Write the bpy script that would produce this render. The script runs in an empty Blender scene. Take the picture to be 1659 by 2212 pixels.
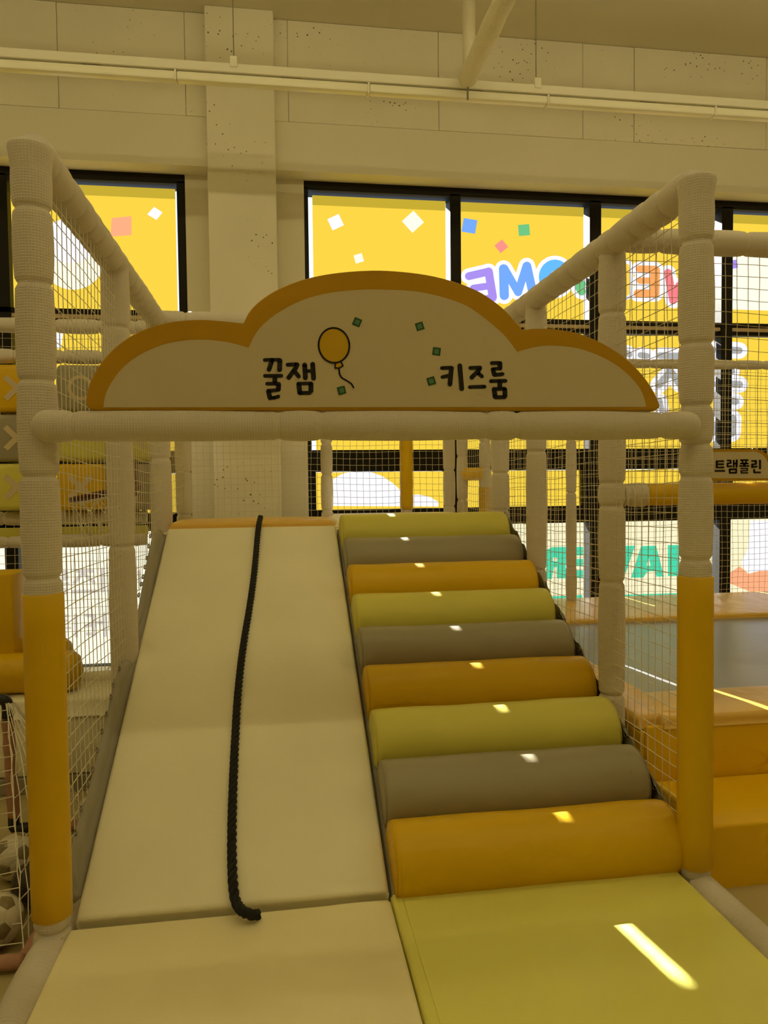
import bpy, bmesh, math, random
from mathutils import Vector, Matrix, noise
random.seed(7)
C = bpy.context.scene
COL = C.collection

# ------------------------------------------------------------------ camera
F_PX, YAW, PITCH, ROLL = 1572.2, math.radians(8.23), math.radians(-2.33), math.radians(.65)
CAM = Vector((.651, -2.1185, 1.373))
fw = Vector((math.sin(YAW) * math.cos(PITCH), math.cos(YAW) * math.cos(PITCH), math.sin(PITCH)))
r0 = Vector((math.cos(YAW), -math.sin(YAW), 0)); u0 = r0.cross(fw)
rt = r0 * math.cos(ROLL) - u0 * math.sin(ROLL); up = u0 * math.cos(ROLL) + r0 * math.sin(ROLL)
cd = bpy.data.cameras.new('camera'); cam = bpy.data.objects.new('camera', cd); COL.objects.link(cam)
cam.matrix_world = Matrix(((rt.x, up.x, -fw.x, CAM.x), (rt.y, up.y, -fw.y, CAM.y), (rt.z, up.z, -fw.z, CAM.z), (0, 0, 0, 1)))
cd.sensor_fit = 'VERTICAL'; cd.sensor_height = 36; cd.lens = 36 * F_PX / 2212; cd.clip_start = .02
C.camera = cam

# ------------------------------------------------------------------ light
C.view_settings.view_transform = 'Standard'; C.view_settings.look = 'None'
C.view_settings.gamma = 1; C.view_settings.use_curve_mapping = False
C.view_settings.exposure = 0.07
C.cycles.use_adaptive_sampling = True; C.cycles.adaptive_threshold = .06; C.cycles.adaptive_min_samples = 16; C.cycles.max_bounces = 5; C.cycles.diffuse_bounces = 4; C.cycles.glossy_bounces = 2; C.cycles.transmission_bounces = 1
w = bpy.data.worlds.new('world'); C.world = w; w.use_nodes = True
w.node_tree.nodes['Background'].inputs[0].default_value = (.62, .78, 1, 1)
w.node_tree.nodes['Background'].inputs[1].default_value = 1.6
SUN_DIR = Vector((.165, -1, -.578)).normalized()
sd = bpy.data.lights.new('sun', 'SUN'); sun = bpy.data.objects.new('sun', sd); COL.objects.link(sun)
sd.energy = 62; sd.color = (1, .97, .86); sd.angle = math.radians(.5)
sun.rotation_euler = SUN_DIR.to_track_quat('-Z', 'Y').to_euler(); sun.location = (0, 8, 8)
FILM = 1.12         # brightness of the daylight through the printed window film
FILL_E, FILL_COL = 12.3, (1, .86, .45)      # radiance and tint of the added, unseen fill rows

# ------------------------------------------------------------------ helpers
def at(px, py, Y):
    d = fw + rt * ((px - 829.5) / F_PX) - up * ((py - 1106) / F_PX)
    return CAM + d * ((Y - CAM.y) / d.y)
def atz(px, py, Z):
    d = fw + rt * ((px - 829.5) / F_PX) - up * ((py - 1106) / F_PX)
    return CAM + d * ((Z - CAM.z) / d.z)
SL = (1.134 - .12) / 1.93
def atramp(px, py, off=0):
    d = fw + rt * ((px - 829.5) / F_PX) - up * ((py - 1106) / F_PX)
    s = (.12 + off + SL * CAM.y - CAM.z) / (d.z - SL * d.y)
    return CAM + d * s

class MB:
    def __init__(s): s.v = []; s.f = []; s.m = []; s.uv = {}
    def add(s, vs, fs, mi=0, uvs=None):
        b = len(s.v); s.v += [tuple(p) for p in vs]
        for k, f in enumerate(fs):
            if uvs: s.uv[len(s.f)] = uvs[k]
            s.f.append(tuple(i + b for i in f)); s.m.append(mi)
    def build(s, name, mats, parent=None, smooth=True, sharp=None):
        me = bpy.data.meshes.new(name); me.from_pydata(s.v, [], s.f)
        if not isinstance(mats, (list, tuple)): mats = [mats]
        for m in mats: me.materials.append(m)
        me.polygons.foreach_set('material_index', s.m)
        me.polygons.foreach_set('use_smooth', [smooth] * len(s.f))
        if s.uv:
            ul = me.uv_layers.new(name='UVMap')
            for i, p in enumerate(me.polygons):
                if i in s.uv:
                    for li, c in zip(p.loop_indices, s.uv[i]): ul.data[li].uv = c
        me.update()
        if sharp is not None: me.set_sharp_from_angle(angle=math.radians(sharp))
        o = bpy.data.objects.new(name, me); COL.objects.link(o)
        if parent: o.parent = parent; o.matrix_parent_inverse = parent_inv(parent)
        return o
def parent_inv(p):
    m = Matrix.Identity(4); q = p
    while q: m = q.matrix_local_calc @ m if hasattr(q, 'matrix_local_calc') else Matrix.LocRotScale(q.location, q.rotation_euler, q.scale) @ q.matrix_parent_inverse.inverted() @ m if False else (q.matrix_parent_inverse @ Matrix.LocRotScale(q.location, q.rotation_euler, q.scale)) @ m; q = q.parent
    return m.inverted()
def tag(o, label=None, cat=None, group=None, kind=None):
    if label: o['label'] = label
    if cat: o['category'] = cat
    if group: o['group'] = group
    if kind: o['kind'] = kind
    return o
def thing(name, label, cat, loc=(0, 0, 0), group=None):
    o = bpy.data.objects.new(name, None); COL.objects.link(o); o.location = loc; o.empty_display_size = .05
    return tag(o, label, cat, group)

def tube(mb, pts, rf, seg=16, mi=0, cap=True, flat=1.0):
    """sweep along pts; rf is a radius or f(length)"""
    pts = [Vector(p) for p in pts]; L = [0]
    for a, b in zip(pts, pts[1:]): L.append(L[-1] + (b - a).length)
    t = (pts[1] - pts[0]).normalized()
    n = t.orthogonal().normalized()
    rings = []; vs = []; uvs = []
    for i, p in enumerate(pts):
        t2 = ((pts[min(i + 1, len(pts) - 1)] - pts[max(i - 1, 0)])).normalized()
        n = (n - t2 * n.dot(t2)).normalized(); b = t2.cross(n)
        r = rf(L[i]) if callable(rf) else rf
        for k in range(seg):
            a = 2 * math.pi * k / seg
            vs.append(p + n * (math.cos(a) * r) + b * (math.sin(a) * r * flat))
    fs = []
    for i in range(len(pts) - 1):
        for k in range(seg):
            k2 = (k + 1) % seg
            fs.append((i * seg + k, i * seg + k2, (i + 1) * seg + k2, (i + 1) * seg + k))
            uvs.append(((k / seg * .32, L[i]), ((k + 1) / seg * .32, L[i]), ((k + 1) / seg * .32, L[i + 1]), (k / seg * .32, L[i + 1])))
    if cap:
        fs.append(tuple(range(seg - 1, -1, -1))); uvs.append([(0, 0)] * seg)
        fs.append(tuple((len(pts) - 1) * seg + k for k in range(seg))); uvs.append([(0, 0)] * seg)
    mb.add(vs, fs, mi, uvs)
def line(a, b, step):
    a, b = Vector(a), Vector(b); n = max(1, int((b - a).length / step))
    return [a.lerp(b, i / n) for i in range(n + 1)]
def smoothpath(P, n=8):
    P = [Vector(p) for p in P]; out = []
    Q = [P[0] * 2 - P[1]] + P + [P[-1] * 2 - P[-2]]
    for i in range(1, len(Q) - 2):
        p0, p1, p2, p3 = Q[i - 1:i + 3]
        for k in range(n):
            t = k / n
            out.append(.5 * ((2 * p1) + (p2 - p0) * t + (2 * p0 - 5 * p1 + 4 * p2 - p3) * t * t + (3 * p1 - p0 - 3 * p2 + p3) * t ** 3))
    out.append(P[-1]); return out
def sleeve(mb, a, b, r, ties=(), mi=0, seg=20, pinch=.007, rib=.0007, pitch=.0075, seed=0, endr=None, arc=None):
    """foam sleeve in a white mesh sock: pinched at the ties, ribbed along its length"""
    a, b = Vector(a), Vector(b); Lt = (b - a).length
    step = pitch / 2.5
    pts = line(a, b, step)
    if arc: pts = [p + Vector(arc) * math.sin(math.pi * i / (len(pts) - 1)) for i, p in enumerate(pts)]
    off = seed * 3.1
    def rf(l):
        rr = r + .003 * noise.noise((l * 3, off, 0)) + rib * math.sin(2 * math.pi * l / pitch)
        dmin = min([abs(l - t) for t in ties] or [9])
        dn = [t for t in ties if t > l] ; dp = [t for t in ties if t <= l]
        lo = max(dp) if dp else 0; hi = min(dn) if dn else Lt
        if hi > lo: rr += .0035 * math.sin(math.pi * (l - lo) / (hi - lo))
        rr -= pinch * math.exp(-(dmin / .009) ** 2)
        if endr:
            e = min(l, Lt - l)
            if e < endr: rr *= math.sqrt(max(.03, 1 - (1 - e / endr) ** 2))
        return rr
    tube(mb, pts, rf, seg, mi)
def ties_for(L, s, seed):
    rnd = random.Random(seed); out = []; x = s * rnd.uniform(.5, 1)
    while x < L - .03: out.append(x); x += s * rnd.uniform(.7, 1.3)
    return out
def box(mb, lo, hi, bev=0, seg=2, mi=0, M=None):
    bm = bmesh.new(); bmesh.ops.create_cube(bm, size=1)
    lo, hi = Vector(lo), Vector(hi)
    for v in bm.verts: v.co = Vector([(lo[i] + hi[i]) / 2 + v.co[i] * (hi[i] - lo[i]) for i in range(3)])
    if bev: bmesh.ops.bevel(bm, geom=bm.edges[:], offset=bev, segments=seg, profile=.5, affect='EDGES')
    if M is not None: bmesh.ops.transform(bm, matrix=M, verts=bm.verts)
    bm.verts.index_update()
    mb.add([v.co.copy() for v in bm.verts], [[v.index for v in f.verts] for f in bm.faces], mi); bm.free()
def boxobj(name, lo, hi, m, parent=None, bev=0, seg=2, M=None):
    mb = MB(); box(mb, lo, hi, bev, seg, 0, M); return mb.build(name, m, parent, smooth=bool(bev), sharp=40 if bev else None)
def cushion(mb, O, U, V, N, lu, lv, h, r=.02, puff=.01, wr=None, nu=24, nv=24, mi=0):
    """padded slab; O is a bottom corner, top at O + h*N, rounded rim, puffed middle"""
    O, U, V, N = Vector(O), Vector(U).normalized(), Vector(V).normalized(), Vector(N).normalized()
    def coords(L, n):
        e = [0, r * .08, r * .25, r * .5, r * .75]
        return e + [r + (L - 2 * r) * i / n for i in range(n + 1)] + [L - x for x in reversed(e)]
    cu, cv = coords(lu, nu), coords(lv, nv); vs = []; W = len(cv)
    for a in cu:
        for b in cv:
            da, db = min(a, lu - a), min(b, lv - b)
            x = max(0, (r - da) / r); y = max(0, (r - db) / r)
            drop = r * (1 - math.sqrt(max(0, 1 - x * x - y * y)))
            z = h - drop + puff * (min(1, da / .12) * min(1, db / .12)) ** .6
            if wr: z += wr(a, b) * min(1, da / .03) * min(1, db / .03)
            vs.append(O + U * a + V * b + N * z)
    fs = []
    for i in range(len(cu) - 1):
        for j in range(W - 1):
            fs.append((i * W + j, (i + 1) * W + j, (i + 1) * W + j + 1, i * W + j + 1))
    rim = [i * W for i in range(len(cu))] + [(len(cu) - 1) * W + j for j in range(1, W)] + \
          [i * W + W - 1 for i in range(len(cu) - 2, -1, -1)] + [j for j in range(W - 2, 0, -1)]
    base = len(vs); low = []
    for k, idx in enumerate(rim):
        p = vs[idx] - O; vs.append(vs[idx] - N * p.dot(N)); low.append(base + k)
    for k in range(len(rim)):
        k2 = (k + 1) % len(rim); fs.append((rim[k2], rim[k], low[k], low[k2]))
    fs.append(tuple(low))
    mb.add(vs, fs, mi)
def net(mb, O, U, V, lu, lv, cell, keep=None, th=.0016, jit=.006, sag=0, seed=0, mi=0, pos=None):
    O, U, V = Vector(O), Vector(U).normalized(), Vector(V).normalized(); N = U.cross(V)
    nu, nv = int(round(lu / cell)), int(round(lv / cell)); P = {}
    for i in range(nu + 1):
        for j in range(nv + 1):
            a, b = lu * i / nu, lv * j / nv
            q = Vector((a * 2.1 + seed * 7, b * 2.1, seed)); e = Vector((i * .71, j * .63, seed + 5))
            da = jit * noise.noise(q) * 2 + jit * .35 * noise.noise(e); db = jit * noise.noise(q + Vector((9, 3, 1))) * 2.5 + jit * .35 * noise.noise(e + Vector((4, 4, 4)))
            wv = -sag * math.sin(math.pi * i / nu)
            P[i, j] = O + U * (a + da * (0 < i < nu)) + V * (b + (db + wv) * (0 < j < nv)) + N * (jit * 2 * noise.noise(q * .7))
            if pos: P[i, j] = pos(a / lu, b / lv, P[i, j])
    ok = {k: (keep is None or keep(P[k])) for k in P}
    for (i, j), p in P.items():
        for k in ((i + 1, j), (i, j + 1)):
            if k in P and ok[i, j] and ok[k]:
                q = P[k]; d = (q - p).normalized(); n = d.orthogonal().normalized(); b = d.cross(n)
                ring = [n * (th * math.cos(t)) + b * (th * math.sin(t)) for t in (0, 2.094, 4.189)]
                mb.add([p + x for x in ring] + [q + x for x in ring], [(0, 1, 4, 3), (1, 2, 5, 4), (2, 0, 3, 5)], mi)
# flat print: strokes and shapes given as outlines on a vertical plane
def stroke(mb, pts, wd, Y, mi=0, closed=False):
    P = list(pts) + ([pts[0]] if closed else [])
    for (x0, y0), (x1, y1) in zip(P, P[1:]):
        dx, dy = x1 - x0, y1 - y0; l = math.hypot(dx, dy) or 1; nx, ny = -dy / l * wd / 2, dx / l * wd / 2
        mb.add([at(*p, Y) for p in ((x0 + nx, y0 + ny), (x1 + nx, y1 + ny), (x1 - nx, y1 - ny), (x0 - nx, y0 - ny))], [(0, 1, 2, 3)], mi)
    for x, y in P:
        mb.add([at(x + wd / 2 * math.cos(t * math.pi / 8), y + wd / 2 * math.sin(t * math.pi / 8), Y) for t in range(16)], [tuple(range(16))], mi)
def shape(mb, pts, Y, mi=0): mb.add([at(*p, Y) for p in pts], [tuple(range(len(pts)))], mi)
def ell(cx, cy, rx, ry, n=36, rot=0):
    c, s = math.cos(rot), math.sin(rot)
    return [(cx + rx * math.cos(t) * c - ry * math.sin(t) * s, cy + rx * math.cos(t) * s + ry * math.sin(t) * c) for t in [2 * math.pi * i / n for i in range(n)]]
def sq(cx, cy, r, rot): return [(cx + r * math.cos(rot + k * math.pi / 2), cy + r * math.sin(rot + k * math.pi / 2)) for k in range(4)]

# ------------------------------------------------------------------ materials
def mat(name, col, rough=.5, bump=None, spec=.4, var=0, varscale=3, metal=0, coat=0, trans=0, sheen=0):
    m = bpy.data.materials.new(name); m.use_nodes = True; nt = m.node_tree; b = nt.nodes['Principled BSDF']
    b.inputs['Base Color'].default_value = (*col, 1); b.inputs['Roughness'].default_value = rough
    b.inputs['Specular IOR Level'].default_value = spec; b.inputs['Metallic'].default_value = metal
    b.inputs['Coat Weight'].default_value = coat
    tc = nt.nodes.new('ShaderNodeTexCoord')
    if var:
        n = nt.nodes.new('ShaderNodeTexNoise'); n.inputs['Scale'].default_value = varscale; n.inputs['Detail'].default_value = 6
        nt.links.new(tc.outputs['Object'], n.inputs['Vector'])
        r = nt.nodes.new('ShaderNodeValToRGB'); r.color_ramp.elements[0].position = .3; r.color_ramp.elements[1].position = .7
        r.color_ramp.elements[0].color = (*[c * (1 - var) for c in col], 1); r.color_ramp.elements[1].color = (*[min(1, c * (1 + var)) for c in col], 1)
        nt.links.new(n.outputs['Fac'], r.inputs['Fac']); nt.links.new(r.outputs['Color'], b.inputs['Base Color'])
    if bump:
        prev = None
        for sc, st, di in bump:
            n = nt.nodes.new('ShaderNodeTexNoise'); n.inputs['Scale'].default_value = sc; n.inputs['Detail'].default_value = 4
            nt.links.new(tc.outputs['Object'], n.inputs['Vector'])
            bp = nt.nodes.new('ShaderNodeBump'); bp.inputs['Strength'].default_value = st; bp.inputs['Distance'].default_value = di
            nt.links.new(n.outputs['Fac'], bp.inputs['Height'])
            if prev: nt.links.new(prev.outputs['Normal'], bp.inputs['Normal'])
            prev = bp
        nt.links.new(prev.outputs['Normal'], b.inputs['Normal'])
    return m
def glow(name, col, s=1.0):
    m = bpy.data.materials.new(name); m.use_nodes = True; nt = m.node_tree
    nt.nodes.remove(nt.nodes['Principled BSDF']); e = nt.nodes.new('ShaderNodeEmission')
    e.inputs['Color'].default_value = (*col, 1); e.inputs['Strength'].default_value = s * FILM
    nt.links.new(e.outputs[0], nt.nodes['Material Output'].inputs['Surface']); return m
def vinyl(name, col, rough=.42, wr=.35): return mat(name, col, rough, [(260, .12, .002), (7, wr, .01)], .35, .04, 2)
def sock():
    """white mesh sock: a fine woven grid in relief"""
    m = mat('white_mesh_sock', (.68, .61, .51), .6, None, .3); nt = m.node_tree; b = nt.nodes['Principled BSDF']
    uv = nt.nodes.new('ShaderNodeUVMap'); sp = nt.nodes.new('ShaderNodeSeparateXYZ'); nt.links.new(uv.outputs[0], sp.inputs[0])
    outs = []
    for ax, per in (('X', .008), ('Y', .0075)):
        mu = nt.nodes.new('ShaderNodeMath'); mu.operation = 'MULTIPLY'; mu.inputs[1].default_value = 2 * math.pi / per
        si = nt.nodes.new('ShaderNodeMath'); si.operation = 'SINE'
        nt.links.new(sp.outputs[ax], mu.inputs[0]); nt.links.new(mu.outputs[0], si.inputs[0]); outs.append(si)
    mx = nt.nodes.new('ShaderNodeMath'); mx.operation = 'MAXIMUM'
    nt.links.new(outs[0].outputs[0], mx.inputs[0]); nt.links.new(outs[1].outputs[0], mx.inputs[1])
    bp = nt.nodes.new('ShaderNodeBump'); bp.inputs['Strength'].default_value = .3; bp.inputs['Distance'].default_value = .0015
    nt.links.new(mx.outputs[0], bp.inputs['Height']); nt.links.new(bp.outputs[0], b.inputs['Normal'])
    return m
def concrete(name, col, pits=True):
    m = mat(name, col, .85, [(40, .25, .004), (4, .3, .01)], .2, .05, 1.3); nt = m.node_tree; b = nt.nodes['Principled BSDF']
    if pits:
        tc = nt.nodes.new('ShaderNodeTexCoord')
        v = nt.nodes.new('ShaderNodeTexVoronoi'); v.inputs['Scale'].default_value = 26; nt.links.new(tc.outputs['Object'], v.inputs['Vector'])
        n = nt.nodes.new('ShaderNodeTexNoise'); n.inputs['Scale'].default_value = 1.8; nt.links.new(tc.outputs['Object'], n.inputs['Vector'])
        mr = nt.nodes.new('ShaderNodeMapRange'); mr.inputs[1].default_value = .44; mr.inputs[2].default_value = .72; mr.inputs[3].default_value = .02; mr.inputs[4].default_value = .2
        nt.links.new(n.outputs['Fac'], mr.inputs[0])
        lt = nt.nodes.new('ShaderNodeMath'); lt.operation = 'LESS_THAN'; nt.links.new(v.outputs['Distance'], lt.inputs[0]); nt.links.new(mr.outputs[0], lt.inputs[1])
        mx = nt.nodes.new('ShaderNodeMix'); mx.data_type = 'RGBA'
        src = b.inputs['Base Color'].links[0].from_socket
        nt.links.new(lt.outputs[0], mx.inputs['Factor']); nt.links.new(src, mx.inputs['A']); mx.inputs['B'].default_value = (col[0] * .22, col[1] * .2, col[2] * .15, 1)
        nt.links.new(mx.outputs['Result'], b.inputs['Base Color'])
    return m
M = dict(
    wall=mat('painted_wall', (.77, .72, .58), .8, [(30, .15, .002)], .2, .03, 1),
    concrete=concrete('painted_concrete', (.79, .74, .60)), column=concrete('column_concrete', (.81, .76, .62)),
    ceiling=mat('ceiling_paint', (.74, .69, .54), .85, [(20, .2, .003)], .2, .04, .7),
    floor=mat('vinyl_floor', (.52, .43, .21), .38, [(50, .1, .001)], .4, .05, 1.5),
    frame=mat('black_window_frame', (.014, .012, .008), .55, None, .15),
    frame_edge=mat('tan_window_bead', (.55, .42, .25), .5),
    sign_edge=vinyl('sign_edge_vinyl', (.52, .28, .002), .45), sock=sock(), yellow=vinyl('yellow_vinyl', (.72, .44, .001)), amber=vinyl('amber_vinyl', (.87, .53, .002), .45),
    green=vinyl('olive_green_vinyl', (.66, .60, .11)), grey=vinyl('grey_vinyl', (.34, .30, .20)),
    cream=vinyl('cream_vinyl', (.88, .82, .60), .5, .5), mat_cream=vinyl('cream_mat_vinyl', (.88, .79, .49), .5, .5),
    matgreen=vinyl('green_mat_vinyl', (.78, .74, .17), .4),
    flap=vinyl('grey_flap_vinyl', (.36, .33, .26), .5, .8), sign=mat('sign_face', (.62, .53, .34), .55, [(200, .05, .001)], .3),
    ink=mat('black_print', (.012, .010, .006), .6), signyellow=mat('yellow_print', (.62, .38, .005), .55),
    dgreen=mat('dark_green_print', (.02, .09, .035), .6), lgreen=mat('green_print', (.10, .24, .11), .6),
    rope=mat('black_rope', (.012, .011, .010), .75, [(160, .8, .002)]),
    net=mat('white_net_cord', (.74, .68, .54), .7), chrome=mat('steel_eyelet', (.35, .32, .27), .3, None, .5, metal=1),
    bed=mat('black_trampoline_bed', (.26, .26, .29), .30, [(400, .3, .001), (5, .2, .01)], .5),
    lamp=mat('white_lamp_housing', (.8, .76, .62), .35), diff=mat('opal_diffuser', (.88, .84, .66), .3),
    pipe=mat('pipe_wrap', (.74, .68, .52), .6, [(18, .9, .01), (60, .4, .003)]),
    wire=mat('steel_wire', (.25, .22, .15), .5), pink=mat('pink_fabric', (.50, .27, .19), .8, [(30, .8, .006)]),
    black=mat('black_plastic', (.02, .018, .016), .35), ballw=mat('white_ball_panel', (.66, .60, .46), .25, coat=.5),
    balld=mat('tan_ball_panel', (.26, .20, .10), .3, coat=.5), ballblk=mat('dark_ball_rubber', (.05, .035, .028), .45),
    hoop=mat('dark_red_rim', (.10, .022, .012), .45), mark=mat('cream_mark', (.62, .50, .30), .5),
    greymat=mat('grey_baseboard', (.34, .30, .22), .5), padtop=vinyl('yellow_pad_vinyl', (.80, .50, .10), .32, 1.0),
    wood=mat('tan_wood', (.5, .36, .18), .6),
)
G = dict(yel=glow('film_yellow', (.845, .585, .054)), dull=glow('film_overlap', (.50, .36, .03)), white=glow('film_white', (.86, .88, .98)),
         cream=glow('film_cream', (.85, .80, .52)), pale=glow('film_pale_yellow', (.90, .86, .60)), blue=glow('film_blue', (.16, .36, .85)), sky=glow('film_sky_blue', (.12, .45, .88)),
         purple=glow('film_purple', (.36, .25, .78)), green=glow('film_green', (.14, .50, .20)), teal=glow('film_teal', (.06, .62, .36)),
         orange=glow('film_orange', (1, .36, .11)), pink=glow('film_pink', (.98, .20, .24)), salmon=glow('film_salmon', (.92, .38, .20)), grey=glow('film_grey', (.36, .37, .37)),
         lgrey=glow('film_light_grey', (.60, .56, .50)), gold=glow('film_gold', (.92, .58, .06)), rose=glow('film_rose', (.85, .26, .22)), lwhite=glow('film_pale_white', (.95, .94, .72)))

for k_ in G:
    if k_ not in ('yel', 'cream', 'lwhite'): G[k_].cycles.emission_sampling = 'NONE'      # small prints: seen, not sampled as lamps
M['lit'] = glow('added_fill_diffuser', FILL_COL, FILL_E / FILM)  # glow of the added fill rows only

# ------------------------------------------------------------------ room shell
X0, X1, Y0, ZC = -3.4, 7.6, -6.0, 4.80
def shell(name, lo, hi, m): return tag(boxobj(name, lo, hi, m), kind='structure')
shell('floor', (X0 - .2, Y0 - .2, -.12), (X1 + .2, 4.0, 0), M['floor'])
shell('ceiling', (X0 - .2, Y0 - .2, ZC), (X1 + .2, 4.0, ZC + .15), M['ceiling'])
shell('wall_left', (X0 - .2, Y0 - .2, 0), (X0, 4.0, ZC), M['wall'])
shell('wall_right', (X1, Y0 - .2, 0), (X1 + .2, 4.0, ZC), M['wall'])
shell('wall_front', (X0, Y0 - .2, 0), (X1, Y0, ZC), M['wall'])
wb = MB()
box(wb, (X0, 3.45, 3.706), (X1, 3.95, 4.06))                  # smooth lintel
box(wb, (X0, 3.46, 4.06), (X1, 3.95, ZC))
box(wb, (-.008, 3.62, 0), (X1, 3.86, .30))                      # wall below the windows
box(wb, (-.008, 3.62, .30), (.884, 3.86, 3.706))             # pier between the two window groups
box(wb, (X0, 3.62, 0), (-3.0, 3.86, 3.706))
box(wb, (X1 - .4, 3.62, .30), (X1, 3.86, 3.706))
wall_back = tag(wb.build('wall_back', M['wall'], smooth=False), kind='structure')
mb = MB(); box(mb, (.183, 3.352, 0), (.672, 3.62, ZC), .006, 1)
tag(mb.build('trim_1', M['column'], smooth=False), 'pitted concrete column between the windows', kind='structure')
joints = [-3.4, -2.2, at(125, 150, 3.45).x, at(400, 150, 3.45).x, .43, at(616, 150, 3.45).x + .02, at(947, 150, 3.45).x, at(1259, 170, 3.45).x, at(1370, 180, 3.45).x, at(1655, 200, 3.45).x, 5.6, 6.6, 7.6]
for a, b in zip(joints, joints[1:]):
    mb = MB(); dy = random.uniform(-.003, .003); box(mb, (a + .002, 3.449 + dy, 4.062), (b - .002, 3.47, ZC - .002), .003, 1)
    mb.build('concrete_panel', M['concrete'], wall_back, smooth=False)

# ------------------------------------------------------------------ windows
YG, YF0, YF1 = 3.70, 3.62, 3.78
def win_group(name, jl, jr, muls, slit_left, zb=.325):
    root = tag(bpy.data.objects.new(name, None), kind='structure'); COL.objects.link(root); root.location = (jl, YG, zb)
    def fr(nm, lo, hi, m='frame'): return boxobj(nm, lo, hi, M[m], root, .004, 1)
    fr('top_frame', (jl, YF0, 3.64), (jr, YF1, 3.72)); fr('bottom_frame', (jl, YF0, zb - .045), (jr, YF1, zb))
    edges = [jl + .06] + [e for mlo, mhi in muls for e in (mlo, mhi)] + [jr - .06]
    fr('jamb', (jl, YF0, zb - .02), (jl + (.032 if slit_left else .06), YF1, 3.66)); fr('jamb', (jr - .06, YF0, zb - .02), (jr, YF1, 3.66))
    for a, b in muls: fr('mullion', (a, YF0, zb - .02), (b, YF1, 3.66))
    rows = [(2.69, 3.64), (1.632, 2.592), (1.16, 1.462), (zb, 1.022)]
    for k in range(0, len(edges), 2):
        a, b = edges[k], edges[k + 1]
        if slit_left and k == 0: a -= .028
        fr('transom', (a, YF0, 2.655), (b, YF1, 2.69)); fr('transom', (a, YF0 + .03, 2.592), (b, YF1, 2.62))
        fr('bead', (a, YF0 + .01, 2.622), (b, YF1, 2.653), 'frame_edge')
        fr('transom', (a, YF0, 1.462), (b, YF1, 1.632)); fr('transom', (a, YF0, 1.022), (b, YF1, 1.16))
        ea = a; eb = b
        fr('casement_frame', (b - .055, YF0 + .02, 1.16), (b - .012, YF1, 1.462)); fr('casement_frame', (a, YF0 + .02, 1.16), (a + .03, YF1, 1.462))
        for ri, (z0, z1) in enumerate(rows):
            pa = a + (.036 if (slit_left and k == 0) else .002)
            pb = b - (.020 if ri != 2 else .04); top = z1 - (.013 if ri == 0 else .004)
            if ri == 2: pa = a + .03
            mbp = MB(); low = ri == 3
            mbp.add([(pa, YG, z0), (pb, YG, z0), (pb, YG, top), (pa, YG, top)], [(0, 1, 2, 3)])
            gm = G['yel']
            if low: gm = G['cream'] if jl > 0 else G['lwhite']
            p = mbp.build('film_pane', gm, root, smooth=False)
            if ri == 0:
                o = MB(); o.add([(pa, YG - .003, top - .075), (pb, YG - .003, top - .075), (pb, YG - .003, top), (pa, YG - .003, top)], [(0, 1, 2, 3)])
                o.build('film_overlap', G['dull'], root, smooth=False)
    return root
ml = .104
w1 = win_group('window_1', -3.0, -.010, [(-1.37, -1.275), (-2.53, -2.43)], False, .004)
w2 = win_group('window_2', .884, 7.2, [(2.04, 2.127), (3.21, 3.31), (4.383, 4.485), (5.56, 5.66)], True)
def prints(root, name, mat_, items, layer):
    mb = MB(); Y = YG - .004 - .003 * layer
    for it in items:
        if it[0] == 's': stroke(mb, it[1], it[2], Y)
        else: shape(mb, it[1], Y)
    return mb.build(name, mat_, root, smooth=False)
def c3(pts, s=5.027, ox=970, oy=520): return [(ox + x / s, oy + y / s) for x, y in pts]
def c4(pts): return c3(pts, 5.042, 1330, 530)
E1 = [(c3([(430, 335), (475, 610)]), 18), (c3([(430, 335), (215, 385)]), 17), (c3([(440, 490), (265, 515)]), 15), (c3([(475, 620), (380, 640)]), 17)]
MM = [(c3([(592, 305), (600, 595)]), 20), (c3([(600, 300), (750, 560)]), 17), (c3([(750, 560), (840, 275)]), 17), (c3([(845, 275), (905, 545)]), 19)]
OO = [(c3(ell(1150, 395, 115, 130, 24)) + [c3(ell(1150, 395, 115, 130, 24))[0]], 24)]
CC = [(c3([(1440, 470), (1415, 510), (1440, 550)]), 18)]
LL = [(c4([(120, 230), (120, 520)]), 12)]
EE = [(c4([(430, 275), (425, 520)]), 21), (c4([(430, 260), (255, 255)]), 15), (c4([(420, 385), (265, 385)]), 14), (c4([(425, 525), (240, 525)]), 18)]
WW = [(c4([(570, 300), (625, 600)]), 17), (c4([(625, 600), (690, 440), (760, 600), (850, 300)]), 17)]
letters = [('purple', E1), ('blue', MM), ('sky', OO), ('green', CC), ('gold', LL), ('orange', EE), ('pink', WW)]
prints(w2, 'letter_outline', G['white'], [('s', p, wd + 17) for _, L in letters for p, wd in L], 0)
for nm, L in letters: prints(w2, 'printed_letter', G[nm], [('s', p, wd) for p, wd in L], 1)
# grey lettering on the middle panes, seen from behind
gl = [(c4([(120, 1170), (150, 1190)]), 13), (c4([(270, 1195), (340, 1205)]), 13), (c4([(480, 1200), (720, 1205)]), 14), (c4([(590, 1350), (590, 1390), (470, 1520)]), 16), (c4([(600, 1380), (700, 1510)]), 16),
      (c4([(900, 1140), (1060, 1140)]), 15), (c4([(1240, 1140), (1345, 1145)]), 15), (c4([(1245, 1380), (1270, 1370)]), 12), (c4([(1000, 1510), (1060, 1510)]), 14), (c4([(1240, 1510), (1350, 1515)]), 15),
      (c4([(1240, 1695), (1305, 1700)]), 15), (c4([(1270, 1890), (1262, 2040)]), 19), (c4([(480, 1690), (500, 1800)]), 12), (c4([(1050, 1950), (1050, 2050)]), 14), (c4([(900, 1380), (900, 1700)]), 14)]
prints(w2, 'letter_outline', G['white'], [('s', p, wd + 21) for p, wd in gl], 0)
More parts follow.
